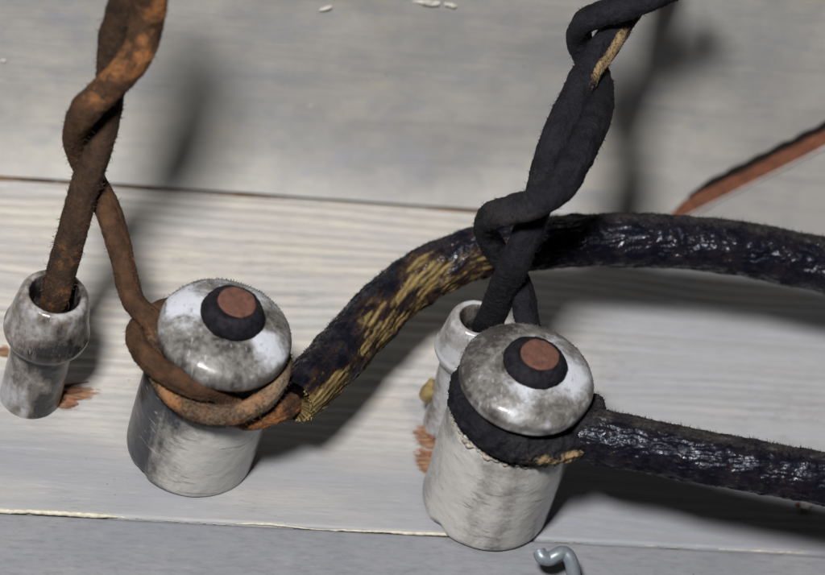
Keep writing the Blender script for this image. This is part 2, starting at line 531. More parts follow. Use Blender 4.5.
K1 = at(189, 449, 0); K2 = at(484, 503, 0)
T1 = at(30, 396, 0); T2 = at(447, 424, 0)

def plank(name, y0, y1, dx, dy, fn, material, parent, thick=16.0):
    nx, ny = int((XR - XL) / dx), int((y1 - y0) / dy)
    x = np.linspace(XL, XR, nx); y = np.linspace(y0, y1, ny)
    X, Y = np.meshgrid(x, y, indexing='ij')
    V = np.stack([X.ravel(), Y.ravel(), np.zeros(nx * ny)], 1)
    h, attrs = fn(V)
    V[:, 2] = h
    idx = np.arange(nx * ny).reshape(nx, ny)
    F = np.stack([idx[:-1, :-1], idx[1:, :-1], idx[1:, 1:], idx[:-1, 1:]], -1).reshape(-1, 4).tolist()
    ring = np.concatenate([idx[:, 0], idx[-1, 1:], idx[-2::-1, -1], idx[0, -2:0:-1]])
    lowv = V[ring].copy(); lowv[:, 2] = -thick
    b = len(V)
    V = np.vstack([V, lowv])
    m = len(ring)
    for j in range(m):
        F.append([int(ring[j]), b + j, b + (j + 1) % m, int(ring[(j + 1) % m])])
    F.append([b + j for j in range(m)][::-1])
    attrs = {k2: np.concatenate([v, v[ring]]) for k2, v in attrs.items()}
    return child(name, V, F, material, parent, attrs)

def spot(V, c, rx, ry, rz=0.0):
    d = V[:, :2] - np.asarray(c)[:2]
    ca, sa = math.cos(rz), math.sin(rz)
    u, v = d[:, 0] * ca + d[:, 1] * sa, -d[:, 0] * sa + d[:, 1] * ca
    return np.exp(-(u / rx) ** 2 - (v / ry) ** 2)

def main_relief(V):
    warp = fbm(V * [0.012, 0.03, 1], 1, 3, 3) * 2.2
    yy = V[:, 1] + warp
    q = np.stack([V[:, 0] * 0.010, yy * 0.27, 0 * yy], 1)
    ph = yy / 3.3 + 1.6 * fbm(np.stack([V[:, 0] * 0.012, V[:, 1] * 0.05, 0 * yy], 1), 1, 2, 6)
    g = 0.5 * np.sin(2 * np.pi * ph) * (0.75 + 0.5 * vnoise(q * [1, 0.6, 1], 8)) + vnoise(q, 5) * 0.25 + vnoise(q * [2.0, 2.3, 1], 9) * 0.35 + vnoise(q * [4, 6.5, 1], 12) * 0.25
    back = smooth(SEAM2 + 22, SEAM2 + 60, V[:, 1])
    amp = 0.04 + 0.15 * back
    h = amp * g
    h += 0.05 * fbm(V * [0.05, 0.2, 1], 1, 3, 21)
    edge = np.minimum(V[:, 1] - SEAM2, SEAM1 - V[:, 1])
    h -= 0.5 * (1 - smooth(0, 1.0, edge)) ** 2
    bare = np.zeros(len(V))
    for (px, py, rx, ry, rz) in ((76, 393, 5.5, 2.6, 0.12), (66, 404, 3.0, 2.0, 0.0), (430, 437, 4.2, 5.0, 0.3), (426, 462, 3.0, 4.5, 0.2), (434, 480, 2.6, 3.0, 0.0), (5, 352, 2.2, 2.0, 0)):
        bare = np.maximum(bare, 1.05 * spot(V, at(px, py, 0), rx, ry, rz))
    h -= 0.2 * smooth(0.3, 0.8, bare) 
    dirt_falloff = np.clip(0.7 * (1 - smooth(SEAM2 + 12, SEAM2 + 44, V[:, 1] + 8 * fbm(V, 0.03, 3, 40))) + 0.25 * fbm(V * [1, 3, 1], 0.03, 3, 41), 0, 0.85)  # darker towards the front: light falloff put into the colour; the rest dirt
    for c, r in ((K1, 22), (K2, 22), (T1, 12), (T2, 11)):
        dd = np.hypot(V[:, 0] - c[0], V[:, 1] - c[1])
        dirt_falloff = np.maximum(dirt_falloff, 0.45 * (1 - smooth(r * 0.75, r * 1.15, dd + 3 * fbm(V, 0.2, 2, 44))))  # darker ring on the board around each insulator foot
    return h, dict(grain=-g * (0.45 + 0.55 * back) + 0.5, bare=bare, dirt_falloff=dirt_falloff, cool=np.clip(smooth(-10, 70, V[:, 0] - 0.5 * V[:, 1] + 25 * fbm(V, 0.03, 3, 46)) * 0.9, 0, 1))
def front_relief(V):
    q = np.stack([V[:, 0] * 0.008, V[:, 1] * 0.35, 0 * V[:, 0]], 1)
    h = -0.25 + 0.05 * vnoise(q, 50) + 0.06 * fbm(V * [0.04, 0.15, 1], 1, 3, 51)
    h -= 0.5 * (1 - smooth(0, 1.0, SEAM2 - 0.3 - V[:, 1])) ** 2
    return h, dict(dirt_falloff=np.clip(0.25 + 0.5 * fbm(V * [1, 2, 1], 0.03, 3, 55), 0, 0.7))

board = tag(empty('board', (0, 0, 0)), 'whitewashed wooden board carrying the porcelain insulators', None, None, 'structure')
main_plank = plank('plank', SEAM2, SEAM1 + 8, 0.9, 0.3, main_relief, M['plank'], board)
plank('plank', SEAM2 - 75, SEAM2 - 0.35, 1.2, 0.45, front_relief, M['edge'], board)

# cracked bead of old paint along the front joint
def joint_bead(name, y, x0, x1, z, amp, rad, gaps, seed, material, parent):
    xs = np.arange(x0, x1, 1.0)
    p = np.stack([xs, np.full(len(xs), y), np.zeros(len(xs))], 1)
    on = np.clip(0.5 + 1.6 * fbm(p, gaps, 3, seed), 0.05, 1.25)
    yy = y + amp * fbm(p, 0.08, 3, seed + 1) + 0.12 * fbm(p, 0.7, 2, seed + 2)
    path = np.stack([xs, yy, np.full(len(xs), z) - (1 - np.minimum(on, 1)) * rad, rad * on], 1)
    def disp(P, L, A, tot, D):
        return 0.3 * rad * fbm(P, 1.2, 2, seed + 5), {}
    td = tube_data(path, 0.5, 8, disp)
    return child(name, td['V'], td['F'], material, parent)
joint_bead('paint_bead', SEAM2 - 0.1, XL, XR, -0.02, 0.5, 0.52, 0.035, 60, M['filler'], board)

wall = tag(empty('wall', (0, SEAM1, 0)), 'aged grey-white painted upright behind the board', None, None, 'structure')
def prism(name, poly_xz, y_front, y_back, material, parent, bevel=0.4):
    n = len(poly_xz)
    V = [(x, y_front, z) for x, z in poly_xz] + [(x, y_back, z) for x, z in poly_xz]
    F = [list(range(n)), list(range(2 * n - 1, n - 1, -1))]
    for i in range(n):
        j = (i + 1) % n
        F.append([i, n + i, n + j, j])
    o = child(name, V, F, material, parent, shade=False)
    if bevel:
        md = o.modifiers.new('bevel', 'BEVEL'); md.width = bevel * MM; md.segments = 2
    return o
def wall_y(z): return SEAM1 + 9.0 * (1 - np.exp(-np.maximum(z - 0.9, 0) / 10.0))  # foot coved to catch more lamp light, shaped to imitate bounce off the board
BK = SEAM1 + 9.0
zs = np.concatenate([[0.9, 1.1, 1.5], np.arange(2.2, 40, 1.0), np.arange(40, 151, 3.0)])
xs_ = np.arange(XL, XR + 1, 2.0)
XX, ZZ = np.meshgrid(xs_, zs, indexing='ij')
wp = np.stack([XX.ravel(), 0 * XX.ravel(), ZZ.ravel()], 1)
wp[:, 1] = wall_y(wp[:, 2]) + 0.25 * fbm(wp, 0.05, 3, 90)
nx_, nz_ = len(xs_), len(zs)
wi = np.arange(nx_ * nz_).reshape(nx_, nz_)
wf = np.stack([wi[:-1, :-1], wi[1:, :-1], wi[1:, 1:], wi[:-1, 1:]], -1).reshape(-1, 4).tolist()
ring = np.concatenate([wi[:, 0], wi[-1, 1:], wi[-2::-1, -1], wi[0, -2:0:-1]])
wb = wp[ring].copy(); wb[:, 1] = SEAM1 + 26
nb = len(wp)
for q_ in range(len(ring)):
    wf.append([int(ring[(q_ + 1) % len(ring)]), int(ring[q_]), nb + q_, nb + (q_ + 1) % len(ring)])
wf.append([nb + q_ for q_ in range(len(ring))])
child('panel', np.vstack([wp, wb]), wf, M['wall'], wall)
joint_bead('joint_edge', SEAM1 - 0.25, XL, XR, 0.35, 0.25, 0.62, 0.05, 70, M['gap'], wall)
# diagonal brace board, proud of the wall, its bare upper edge showing
YB = SEAM1 - 1.2
a1, a2 = at_y(672, 223, YB), at_y(825, 147, YB)
sl = (a2[2] - a1[2]) / (a2[0] - a1[0])
xs0 = a1[0] - (a1[2] - 0.8) / sl
brace = prism('brace_board', [(xs0, 0.8), (XR, 0.8), (XR, 0.8 + sl * (XR - xs0))], YB, YB + 4.8, M['brace'], wall, 0)
# bare wood strip forming the brace's upper edge
dvec = np.array([1, 0, sl]) / math.hypot(1, sl); nvec = np.array([-dvec[2], 0, dvec[0]])
Ls = (XR - xs0) * math.hypot(1, sl)
nn = 160
sv, sf = [], []
for i in range(nn + 1):
    s = Ls * i / nn
    j = 0.2 * math.sin(s * 1.3) + 1.1 * float(vnoise(np.array([[s * 0.25, 0, 0]]), 80)[0]) + 0.7 * float(vnoise(np.array([[s * 0.9, 0, 0]]), 81)[0])
    b0 = np.array([xs0, 0, 0.8]) + dvec * s
    for (dn, yy) in ((-0.55 - 0.4 * abs(j), YB - 0.12), (0.75 + 0.25 * j, YB + 0.7), (0.8 + 0.2 * j, YB + 4.6), (0.1, YB + 5.2)):
        p = b0 + nvec * dn; sv.append((p[0], yy, p[2]))
for i in range(nn):
    for k in range(3):
        sf.append([i * 4 + k, i * 4 + k + 1, (i + 1) * 4 + k + 1, (i + 1) * 4 + k])
    sf.append([i * 4 + 3, i * 4, (i + 1) * 4, (i + 1) * 4 + 3])
child('bare_edge', sv, sf, M['raw'], brace, shade=False)
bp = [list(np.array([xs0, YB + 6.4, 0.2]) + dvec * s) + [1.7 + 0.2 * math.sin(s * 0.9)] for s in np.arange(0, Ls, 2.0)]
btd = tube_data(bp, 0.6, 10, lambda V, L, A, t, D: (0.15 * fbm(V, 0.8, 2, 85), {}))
child('joint_shadow', btd['V'], btd['F'], M['dark'], brace)  # added dark bead standing for the contact shadow between brace and wall

# chips and flakes of paint, splinters at the drilled holes
def flake(px, py, w, h, ang, on_wall=True, material=None, name='paint_flake'):
    g = np.random.default_rng(int(px * 7 + py))
    c = at_y(px, py, BK - 0.2) if on_wall else at(px, py, 0.15)
    n = 9
    V, F = [], []
    for lay in (0, 1):
        for i in range(n):
            a = 2 * math.pi * i / n
            rr = 0.35 + 0.8 * g.random()
            u, v = w * rr * math.cos(a), h * rr * math.sin(a)
            uu, vv = u * math.cos(ang) - v * math.sin(ang), u * math.sin(ang) + v * math.cos(ang)
            lift = (0.35 + 0.4 * g.random()) if lay else -0.3
            k = 0.85 if lay else 1
            V.append(c + (np.array([uu * k, -lift, vv * k]) if on_wall else np.array([uu * k, vv * k, lift])))
    F.append(list(range(n, 2 * n)))
    for i in range(n):
        j = (i + 1) % n
        F.append([i, j, n + j, n + i])
    child(name, V, F, material or M['flake'], wall if on_wall else main_plank, shade=False)
for a in ((3, 60, 1.6, 0.5, 0.5), (311, 104, 1.2, 0.4, 0.7), (428, 2, 4.0, 0.7, 0.1), (452, 5, 2.2, 0.6, -0.1), (325, 8, 1.8, 0.18, 0.5)):
    flake(*a)
flake(156, 121, 2.0, 0.3, -0.6, True, M['gap'], 'dark_fibre')
flake(806, 508, 2.4, 1.2, 0.2, False)
flake(798, 505, 0.8, 0.9, 0.1, False, M['splinter'], 'splinter')
def splinter(px, py, L, w, ang, tilt):
    c = at(px, py, 0.1)
    d = np.array([math.cos(ang), math.sin(ang), 0]); s = np.array([-d[1], d[0], 0])
    V = [c - s * w / 2 - Zv * .3, c + s * w / 2 - Zv * .3, c + s * w * .3 + Zv * (w * .6 + .2), c - s * w * .3 + Zv * (w * .6 + .2)]
    e = c + d * L + Zv * tilt
    V += [e - s * w * .12, e + s * w * .12, e + s * w * .08 + Zv * .15, e - s * w * .08 + Zv * .15]
    F = [[0, 3, 2, 1], [4, 5, 6, 7], [0, 1, 5, 4], [1, 2, 6, 5], [2, 3, 7, 6], [3, 0, 4, 7]]
    child('splinter', V, F, M['splinter'], main_plank, shade=False)
for a in ((62, 392, 5.0, 1.3, 0.12, 0.2), (63, 398, 4.5, 1.5, 0.0, 0.15), (66, 402, 3.0, 2.4, -0.2, 0.3), (62, 386, 6.5, 0.5, 0.22, 0.5), (434, 440, 4.0, 1.0, 2.4, 0.3), (432, 455, 3.4, 1.4, 2.8, 0.2)):
    splinter(*a)

# ------------------------------------------------------------------ insulators
TILT = math.radians(3.0)
AX1 = Zv * math.cos(TILT) + Mv * math.sin(TILT)
def frame_for(axis):
    x = Mv - axis * np.dot(Mv, axis); x /= np.linalg.norm(x)
    return np.stack([x, np.cross(axis, x), axis], 1)           # columns: right, back, axis
FR1 = frame_for(AX1)
FR2 = frame_for(Zv * math.cos(TILT * 0.3) + Mv * math.sin(TILT * 0.3))
FRT = frame_for(Zv * math.cos(TILT * 0.9) + Mv * math.sin(TILT * 0.9))
FRT2 = frame_for(Zv)
def place(V, origin, fr): return origin + V @ fr.T
def cyl(origin, fr, th, r, z):
    a = math.radians(th)
    return origin + fr @ np.array([r * math.cos(a), r * math.sin(a), z])

def ang(V): return np.degrees(np.arctan2(V[:, 1], V[:, 0]))
def near(a, c, w):
    d = (a - c + 180) % 360 - 180
    return np.exp(-(d / w) ** 2)

def add_lathe(name, profile, material, parent, origin, fr, disp, nseg=144, step=0.45):
    V, D, F, at_ = lathe(profile, nseg, step, disp)
    o = child(name, place(V, origin, fr), F, material, parent, at_)
    return o, place(V, origin, fr), D @ fr.T

def knob(origin, fr, bh, rim, seed, label, cap_grime_shade, base_grime_shade, washer_r, washer_h, washer_off):
    t = tag(empty('knob_insulator', origin), label, 'insulator', 'porcelain knobs nailed to the board')
    R = 15.7
    def bdisp(V, D):
        d = 0.14 * fbm(V, 0.16, 3, seed) + 0.05 * fbm(V, 0.7, 3, seed + 3)
        chip = near(ang(V), -128, 7) * smooth(3.2, 0.6, V[:, 2] + 1.2 * fbm(V, 0.5, 2, seed + 4))
        d -= 0.9 * chip
        return d, dict(grime_shade=base_grime_shade(V, ang(V)))
    add_lathe('base', [(3, 0.1), (14.7, 0.1), (15.3, 0.5), (15.5, 2), (R, bh * 0.5), (R, bh - 2.5), (15.4, bh - 1.0), (14.4, bh), (11, bh + 0.6), (9.2, bh + 2), (9.0, rim - 3)], M['base'], t, origin, fr, bdisp)
    top = rim + 5.5
    def cdisp(V, D):
        d = 0.22 * fbm(V, 0.13, 3, seed + 10) + 0.05 * fbm(V, 0.8, 3, seed + 13)
        return d, dict(grime_shade=cap_grime_shade(V, ang(V), rim))
    c, cv, cd = add_lathe('cap', [(8.8, rim - 3.2), (13.2, rim - 3.2), (15.0, rim - 2.8), (15.8, rim - 1.7), (15.95, rim + 0.7), (15.5, rim + 1.9), (14.3, rim + 3.0), (12.2, rim + 4.1), (9.6, rim + 5.0), (7.2, rim + 5.5), (5, top - 0.5), (2, top - 0.5)], M['cap'], t, origin, fr, cdisp, 160, 0.4)
    # dust lint standing on the cap's far edge
    g = np.random.default_rng(seed)
    loc = (cv - origin) @ fr
    w = np.clip(near(ang(loc), 100, 50), 0, 1) * (loc[:, 2] > rim - 1) * (np.hypot(loc[:, 0], loc[:, 1]) > 14.2) + 1e-9
    i = g.choice(len(cv), 650, p=w / w.sum())
    V, F = hairs(cv[i], cd[i], (0.12, 0.7), 0.07, seed)
    tag(child('lint', V, F, M['grey_fuzz'], t, shade=False), kind='stuff')
    wo = origin + fr @ np.array([washer_off[0], washer_off[1], 0])
    tz = top - 0.6
    def wdisp(V, D): return 0.32 * fbm(V, 0.35, 3, seed + 20) + 0.14 * fbm(V, 1.5, 2, seed + 22), {}
    wr = washer_r
    add_lathe('washer', [(3, tz), (wr - 1.3, tz), (wr - 0.4, tz + 0.3), (wr, tz + washer_h * 0.3), (wr - 0.35, tz + washer_h * 0.58), (wr - 1.2, tz + washer_h * 0.84), (wr - 2.1, tz + washer_h * 0.97), (5.2, tz + washer_h), (4.6, tz + washer_h - 0.1), (2.0, tz + washer_h - 0.3)], M['washer'], t, wo, fr, wdisp, 96, 0.3)
    hz = tz + washer_h - 0.25
    ho = origin + fr @ np.array([washer_off[0] + washer_off[2], washer_off[1] + washer_off[3], 0])
    nail, _, _ = add_lathe('nail', [(0.5, hz), (4.5, hz), (4.75, hz + 0.25), (4.6, hz + 0.6), (4.2, hz + 0.75), (0.4, hz + 0.82)], M['rust'], t, ho, fr, lambda V, D: (0.09 * fbm(V, 1.1, 3, seed + 30) + 0.22 * fbm(V * [1, 1, 0], 0.4, 2, seed + 33), {}), 72, 0.25)
    child('nail_shank', [ho + fr @ np.array([1.9 * math.cos(k * 1.047), 1.9 * math.sin(k * 1.047), z]) for z in (-6.0, hz) for k in range(6)],
          [[k, (k + 1) % 6, 6 + (k + 1) % 6, 6 + k] for k in range(6)] + [[5, 4, 3, 2, 1, 0], [6, 7, 8, 9, 10, 11]], M['shank'], nail)
    return t

def k1_cap(V, a, rim):
    up = V[:, 2] - rim
    n = 0.45 * fbm(V, 0.2, 4, 131, 0.6)
    g = 0.80 - 0.78 * near(a, 168, 26) * smooth(1.6, 3.4, up + 5 * n) - 0.68 * near(a, -16, 20) * smooth(0.8, 2.8, up + 5 * n) - 0.25 * near(a, 75, 40)
    g -= 0.22 * near(a, -110, 18) * near(up, 1.2, 1.4)  # rim highlight put into the colour
    g += 0.25 * smooth(-0.5, -2.5, up)  # lower edge darkened in colour, as shade on faces turned away
    return np.clip(g + n, -0.2, 1)
def k1_base(V, a):
    g = 0.32 + 1.15 * near(a, -155, 36) - 0.42 * near(a, -58, 30) + 0.4 * smooth(19, 27, V[:, 2]) * near(a, -110, 40) + 0.35 * near(a, 2, 16) + 0.18 * smooth(2.5, 0.3, V[:, 2])  # left darkened, right front lightened: side shading put into the tone
    return np.clip(g + 0.2 * fbm(V * [1, 1, 0.3], 0.25, 3, 133), -0.2, 1.3)
def k2_cap(V, a, rim):
    up = V[:, 2] - rim
    n = 0.45 * fbm(V, 0.2, 4, 231, 0.6)
    g = 0.68 - 0.48 * near(a, 2, 28) * smooth(2.0, 3.8, up + 4 * n) - 0.34 * near(a, -100, 34) * smooth(4.4, 5.2, up + 1.5 * n) + 0.25 * near(a, 170, 50)
    g -= 0.28 * near(a, -70, 34) * smooth(0.2, -1.6, up) + 0.15 * near(a, -60, 30) * near(up, 1.6, 1.0)
    g += 0.25 * near(up, 0.6, 0.5) * near(a, -130, 60)
    return np.clip(g + n, -0.2, 1)
def k2_base(V, a):
    g = 0.2 + 0.3 * near(a, -175, 30) + 0.30 * near(a, -72, 10) + 0.22 * near(a, -98, 9) + 0.2 * smooth(26, 31, V[:, 2])  # greyer left is shading put into the tone; narrow streaks are stains
    g -= 0.3 * near(a, -50, 16) + 0.15 * near(a, -125, 18)
    return np.clip(g, -0.2, 1)
knob1 = knob(K1, FR1, 29.0, 42.6, 100, 'grey porcelain knob wrapped by tan-brown wire with fat black washer under its rusty nail head', k1_cap, k1_base, 7.6, 5.2, (0.4, 0.9, 0.2, 0.5))
knob2 = knob(K2, FR2, 33.6, 46.4, 200, 'grey porcelain knob wrapped by black wire with rusty nail head, beside the small bent hook', k2_cap, k2_base, 7.7, 4.0, (0.6, -0.3, 0.5, 0.2))

crp = [list(cyl(K2, FR2, th, 15.3 + 0.3 * math.sin(th * 0.7), 33.0 + 0.25 * math.sin(th * 0.31))) + [0.08 + 0.5 * abs(math.sin(th * 0.11) * math.sin(th * 0.047 + 1))] for th in range(-178, -60, 3)]
ctd = tube_data(crp, 0.25, 12, lambda V, L, A, t, D: (0.45 * fbm(V, 0.7, 3, 240), {}))
child('rim_crust', ctd['V'], ctd['F'], M['crust'], knob2)

def tube_insulator(origin, fr, h, rb, rc, seed, label, grime_shade, collar):
    t = tag(empty('tube_insulator', origin), label, 'insulator', 'porcelain tubes set into the board')
    c0, c1 = collar
    def disp(V, D): return 0.12 * fbm(V, 0.2, 3, seed) + 0.06 * fbm(V, 0.9, 3, seed + 2), dict(grime_shade=grime_shade(V, ang(V)))
    add_lathe('tube_body', [(rb - 2, -2.5), (rb - 0.2, -2.5), (rb, 0), (rb, c0 - 1.5), (rb + 0.1, c0 + 0.5), (rb - 0.4, c0 + 1.5)], M['tube'], t, origin, fr, disp, 120, 0.4)
    add_lathe('collar', [(rb - 0.5, c0), (rb + 0.7, c0 + 0.2), (rc - 0.9, c0 + 2.0), (rc - 0.1, c0 + 3.6), (rc, c1 - 0.6), (rc - 0.15, c1 - 0.2), (rc - 0.55, c1), (rc - 0.45, c1 + 0.5), (rc - 0.9, c1 + 2.6), (rc - 2.0, h - 1.4), (rc - 3.0, h - 0.2), (rc - 3.7, h), (rc - 4.4, h - 0.6), (rc - 4.9, h - 2.5), (rc - 5.3, h - 6), (rc - 5.6, h - 14), (0.5, h - 14.5)], M['tube'], t, origin, fr, disp, 140, 0.35)
    return t
def t1_grime_shade(V, a):
    g = 0.58 + 0.5 * near(V[:, 2], 21.5, 3.0) + 0.5 * near(a, -60, 38) * smooth(10, 17, V[:, 2]) * smooth(29, 25, V[:, 2]) + 0.5 * near(a, -55, 30) * smooth(33, 27, V[:, 2]) * smooth(22, 27, V[:, 2])
    g -= 0.35 * near(a, -140, 50) * smooth(15, 5, V[:, 2]) - 0.3 * smooth(34, 38, V[:, 2]) * near(a, 60, 60)
    g += 0.7 * (np.hypot(V[:, 0], V[:, 1]) < 6.6) * (V[:, 2] > 20) * (V[:, 2] < 37.6) + 0.35 * near(a, -40, 40) * smooth(30, 24, V[:, 2])  # inside of the mouth: shade of the bore put into the tone
    return np.clip(g + 0.55 * fbm(V * [1, 1, 0.5], 0.3, 3, 311), -0.2, 1)
def t2_grime_shade(V, a):
    return np.clip(0.22 + 0.25 * smooth(36, 40, V[:, 2]) + 0.25 * near(a, -150, 30) * smooth(22, 8, V[:, 2]) + 0.3 * fbm(V, 0.25, 2, 411) + 0.6 * (np.hypot(V[:, 0], V[:, 1]) < 5.0) * (V[:, 2] > 20) * (V[:, 2] < 39), -0.2, 1)  # mouth darkened inside, bore shade painted in with the dirt
tube1 = tube_insulator(T1, FRT, 38.0, 7.3, 10.3, 310, 'small dirty porcelain tube with thick collar, brown wire coming out of its mouth', t1_grime_shade, (20.5, 26.5))
tube2 = tube_insulator(T2, FRT2, 39.5, 6.0, 8.7, 410, 'small whitish porcelain tube half hidden behind a knob, black wire in its mouth', t2_grime_shade, (24.0, 29.0))
# yellowed drip hanging on the second tube
g_ = np.random.default_rng(5)
dv, dD, df, _ = lathe([(0.2, -3.2), (1.3, -3.0), (2.1, -1.8), (2.0, 0), (1.5, 1.8), (0.9, 3.6), (0.2, 5.0)], 32, 0.3, lambda V, D: (0.2 * fbm(V, 0.5, 3, 77), {}))
child('drip', place(dv, T2 + FRT2 @ np.array([-6.6, -1.2, 11.0]), FRT2), df, M['resin'], tube2)

# ------------------------------------------------------------------ wires
def P(px, py, z, r): return list(at(px, py, z)) + [r]
def Q(origin, fr, th, rad, z, r): return list(cyl(origin, fr, th, rad, z)) + [r]

def wire_disp(seed, wear_fn, dust_fn, amp=0.2):
    def f(V, L, A, tot, D):
        d = amp * fbm(V, 0.35, 3, seed) + 0.17 * fbm(V, 1.3, 3, seed + 3)
        d += 0.32 * np.cos(2 * (A + 1.5 * fbm(np.stack([L * 0.03, 0 * L, 0 * L], 1), 1, 2, seed + 7))) + 0.22 * fbm(np.stack([np.cos(A) * 3, np.sin(A) * 3, L * 0.25], 1), 1, 3, seed + 5)
        return d, dict(wear=wear_fn(V, L, A, tot, D), dust=dust_fn(V, L, A, tot, D))
    return f
def make_wire_obj(label, path, material, fuzz_mat, seed, wear_fn, dust_fn, count, flen=(0.3, 1.7), amp=0.2, crust=0.0):
    f0 = wire_disp(seed, wear_fn, dust_fn, amp)
    def f1(V, L, A, tot, D):
        d, at_ = f0(V, L, A, tot, D)
        return d + crust * smooth(0.74, 0.80, L / tot) * (0.9 * fbm(V, 0.7, 3, seed + 31) + 0.5 * np.abs(fbm(V, 1.6, 2, seed + 33))), at_
    td = tube_data(path, 0.3, 64, f1)
    o0 = path[0][:3]
    t = tag(empty('insulated_wire', o0), label, 'wire', 'insulated wires twisted in pairs')
    child('insulation', td['V'], td['F'], material, t, td['attrs'])
    fuzz('lint', td, count, flen, 0.075, fuzz_mat, t, seed)
    return t, td

pathA = [P(50, 316, 28, 3.2), P(57, 290, 38, 3.3), P(70, 240, 50, 3.35), P(84, 190, 61, 3.4), P(98, 146, 71, 3.4), P(107, 105, 80, 3.4), P(112, 75, 88, 3.4), P(114, 45, 96, 3.5), P(122, 15, 105, 3.6), P(133, -25, 117, 3.6), P(142, -60, 128, 3.6)]
make_wire_obj('brown rubber wire rising from the porcelain tube and twisting with the wire off the knob', pathA, M['brown_wire'], M['brown_fuzz'], 500,
              lambda V, L, A, t, D: 0.16 + 0.4 * fbm(V, 0.08, 3, 501) + 0.25 * smooth(0.8, 1.0, L / t), lambda V, L, A, t, D: 0.25 + 0.4 * fbm(V, 0.1, 2, 502), 1500)

k = lambda th, rad, z, r=2.75: Q(K1, FR1, th, rad - 1.6, z + 2.6, r)
pathB = [P(154, -60, 130, 3.6), P(152, -20, 120, 3.6), P(148, 15, 110, 3.6), P(141, 45, 103, 3.5), P(126, 70, 97, 3.4), P(104, 92, 90, 3.3), P(84, 112, 84, 3.3), P(75, 135, 73, 3.2), P(80, 158, 64, 3.1), P(94, 182, 58, 3.1), P(109, 212, 55, 3.05), P(120, 250, 50, 3.0), P(133, 300, 44, 3.0),
         k(-171, 17.6, 38.5, 2.9), k(-148, 17.0, 33.5), k(-118, 17.9, 31.2), k(-88, 18.6, 30.8), k(-58, 18.6, 31.8), k(-28, 17.6, 33.6), k(8, 16.2, 34.6), k(60, 15, 34.8), k(110, 15, 35), k(150, 17.0, 35), k(173, 19.8, 34.6), k(-168, 21.4, 35.0, 2.8), k(-148, 20.6, 36.2, 2.8), k(-122, 18.8, 37.0, 2.7), k(-98, 17.0, 36.2, 2.5), k(-80, 14.6, 34.5, 2.5), k(-64, 14.4, 30.6, 2.5), k(-48, 17.2, 27.4, 2.6), k(-26, 19.6, 27.8, 2.6), P(293, 403, 29, 2.6), P(304, 391, 28.5, 2.6), P(320, 375, 27, 2.6)]
make_wire_obj('orange-brown wire twisting down, looped round the knob and entering the yellow-worn cable', pathB, M['tan_wire'], M['brown_fuzz'], 520,
              lambda V, L, A, t, D: 0.34 + 0.5 * fbm(V, 0.09, 3, 521) + 0.3 * smooth(0.16, 0.02, L / t) * smooth(-0.6, 0.5, D @ RIGHT) - 0.35 * near(L / t * 100, 24, 9) + 0.18 * smooth(0.9, 0.97, L / t) - 0.2 * near(L / t * 100, 76, 6),
              lambda V, L, A, t, D: 0.12 + 0.75 * near(L / t * 100, 56, 9) + 0.4 * fbm(V, 0.12, 2, 522), 1900, amp=0.16)

pathC = [P(485, 330, 33, 3.0), P(491, 318, 39, 3.1), P(503, 290, 50, 3.2), P(516, 260, 61, 3.3), P(527, 234, 67, 3.3), P(537, 205, 71, 3.3), P(547, 168, 78, 3.5), P(558, 135, 83, 3.6), P(573, 103, 86, 3.5), P(588, 70, 88.5, 3.2), P(605, 45, 90.5, 3.2), P(621, 20, 92, 3.2), P(640, -10, 95, 3.2), P(657, -42, 99, 3.2)]
def facing(D, v):
    v = np.asarray(v, float); v = v / np.linalg.norm(v)
    return D @ v
wearC = RIGHT * 1.0 - FWD * 0.35
make_wire_obj('black rubber wire with tan worn edge rising from the tube behind the knob', pathC, M['black_wire'], M['black_fuzz'], 540,
              lambda V, L, A, t, D: -0.2 + 0.95 * near(L / t * 100, 73, 13) * smooth(0.55, 0.9, facing(D, wearC)), lambda V, L, A, t, D: 0.2 + 0.4 * fbm(V, 0.12, 2, 542), 1500, (0.25, 1.1))

LOWF = -UP * 0.8 - FWD * 0.6                         # the underside towards the front
k = lambda th, rad, z, r=2.9: Q(K2, FR2, th, rad, z + 2.8, r)
pathD = [P(692, -20, 106, 3.2), P(650, -3, 102.5, 3.2), P(625, 7, 100, 3.2), P(600, 14, 97.5, 3.2), P(584, 22, 95, 3.1), P(579, 38, 89, 3.0), P(586, 55, 85, 3.0), P(596, 73, 83, 3.0), P(600, 92, 83.5, 3.2), P(597, 113, 86, 3.4), P(588, 137, 87, 3.5), P(575, 162, 86, 3.5), P(560, 187, 83.5, 3.3), P(535, 203, 79.5, 3.3), P(508, 211, 75, 3.3), P(491, 217, 69, 3.2), P(486, 229, 62, 3.1), P(493, 246, 57, 3.0), P(508, 264, 53, 3.0), P(520, 287, 50, 2.9), P(527, 320, 45, 2.9),
         k(92, 12.0, 38.4), k(118, 12.6, 37.0), k(150, 13.4, 36.6), k(180, 13.9, 36.4, 3.1), k(-150, 14.1, 36.2, 3.3), k(-120, 14.2, 36.0, 3.3), k(-90, 14.3, 35.6, 3.2), k(-62, 14.6, 35.0, 3.1), k(-38, 15.8, 34.6, 3.0), k(-18, 18.5, 34.6, 3), k(-6, 24, 35)]
make_wire_obj('black dusty wire twisting down over the cable and ringed round the right knob', pathD, M['black_wire'], M['black_fuzz'], 560,
              lambda V, L, A, t, D: -0.3 + 0.85 * near(L / t * 100, 94.5, 3.0) * smooth(0.35, 0.9, D @ LOWF + 0.5 * fbm(V, 0.4, 3, 566)) + 0.55 * smooth(0.8, 0.86, L / t) * smooth(0.5, 0.95, D @ LOWF + 0.5 * fbm(V, 0.4, 3, 567)),
              lambda V, L, A, t, D: 0.18 + 0.55 * near(L / t * 100, 46, 4) + 0.4 * fbm(V, 0.12, 2, 562) + 0.25 * smooth(0.78, 0.85, L / t), 2300, (0.25, 1.2), 0.32, 0.75)

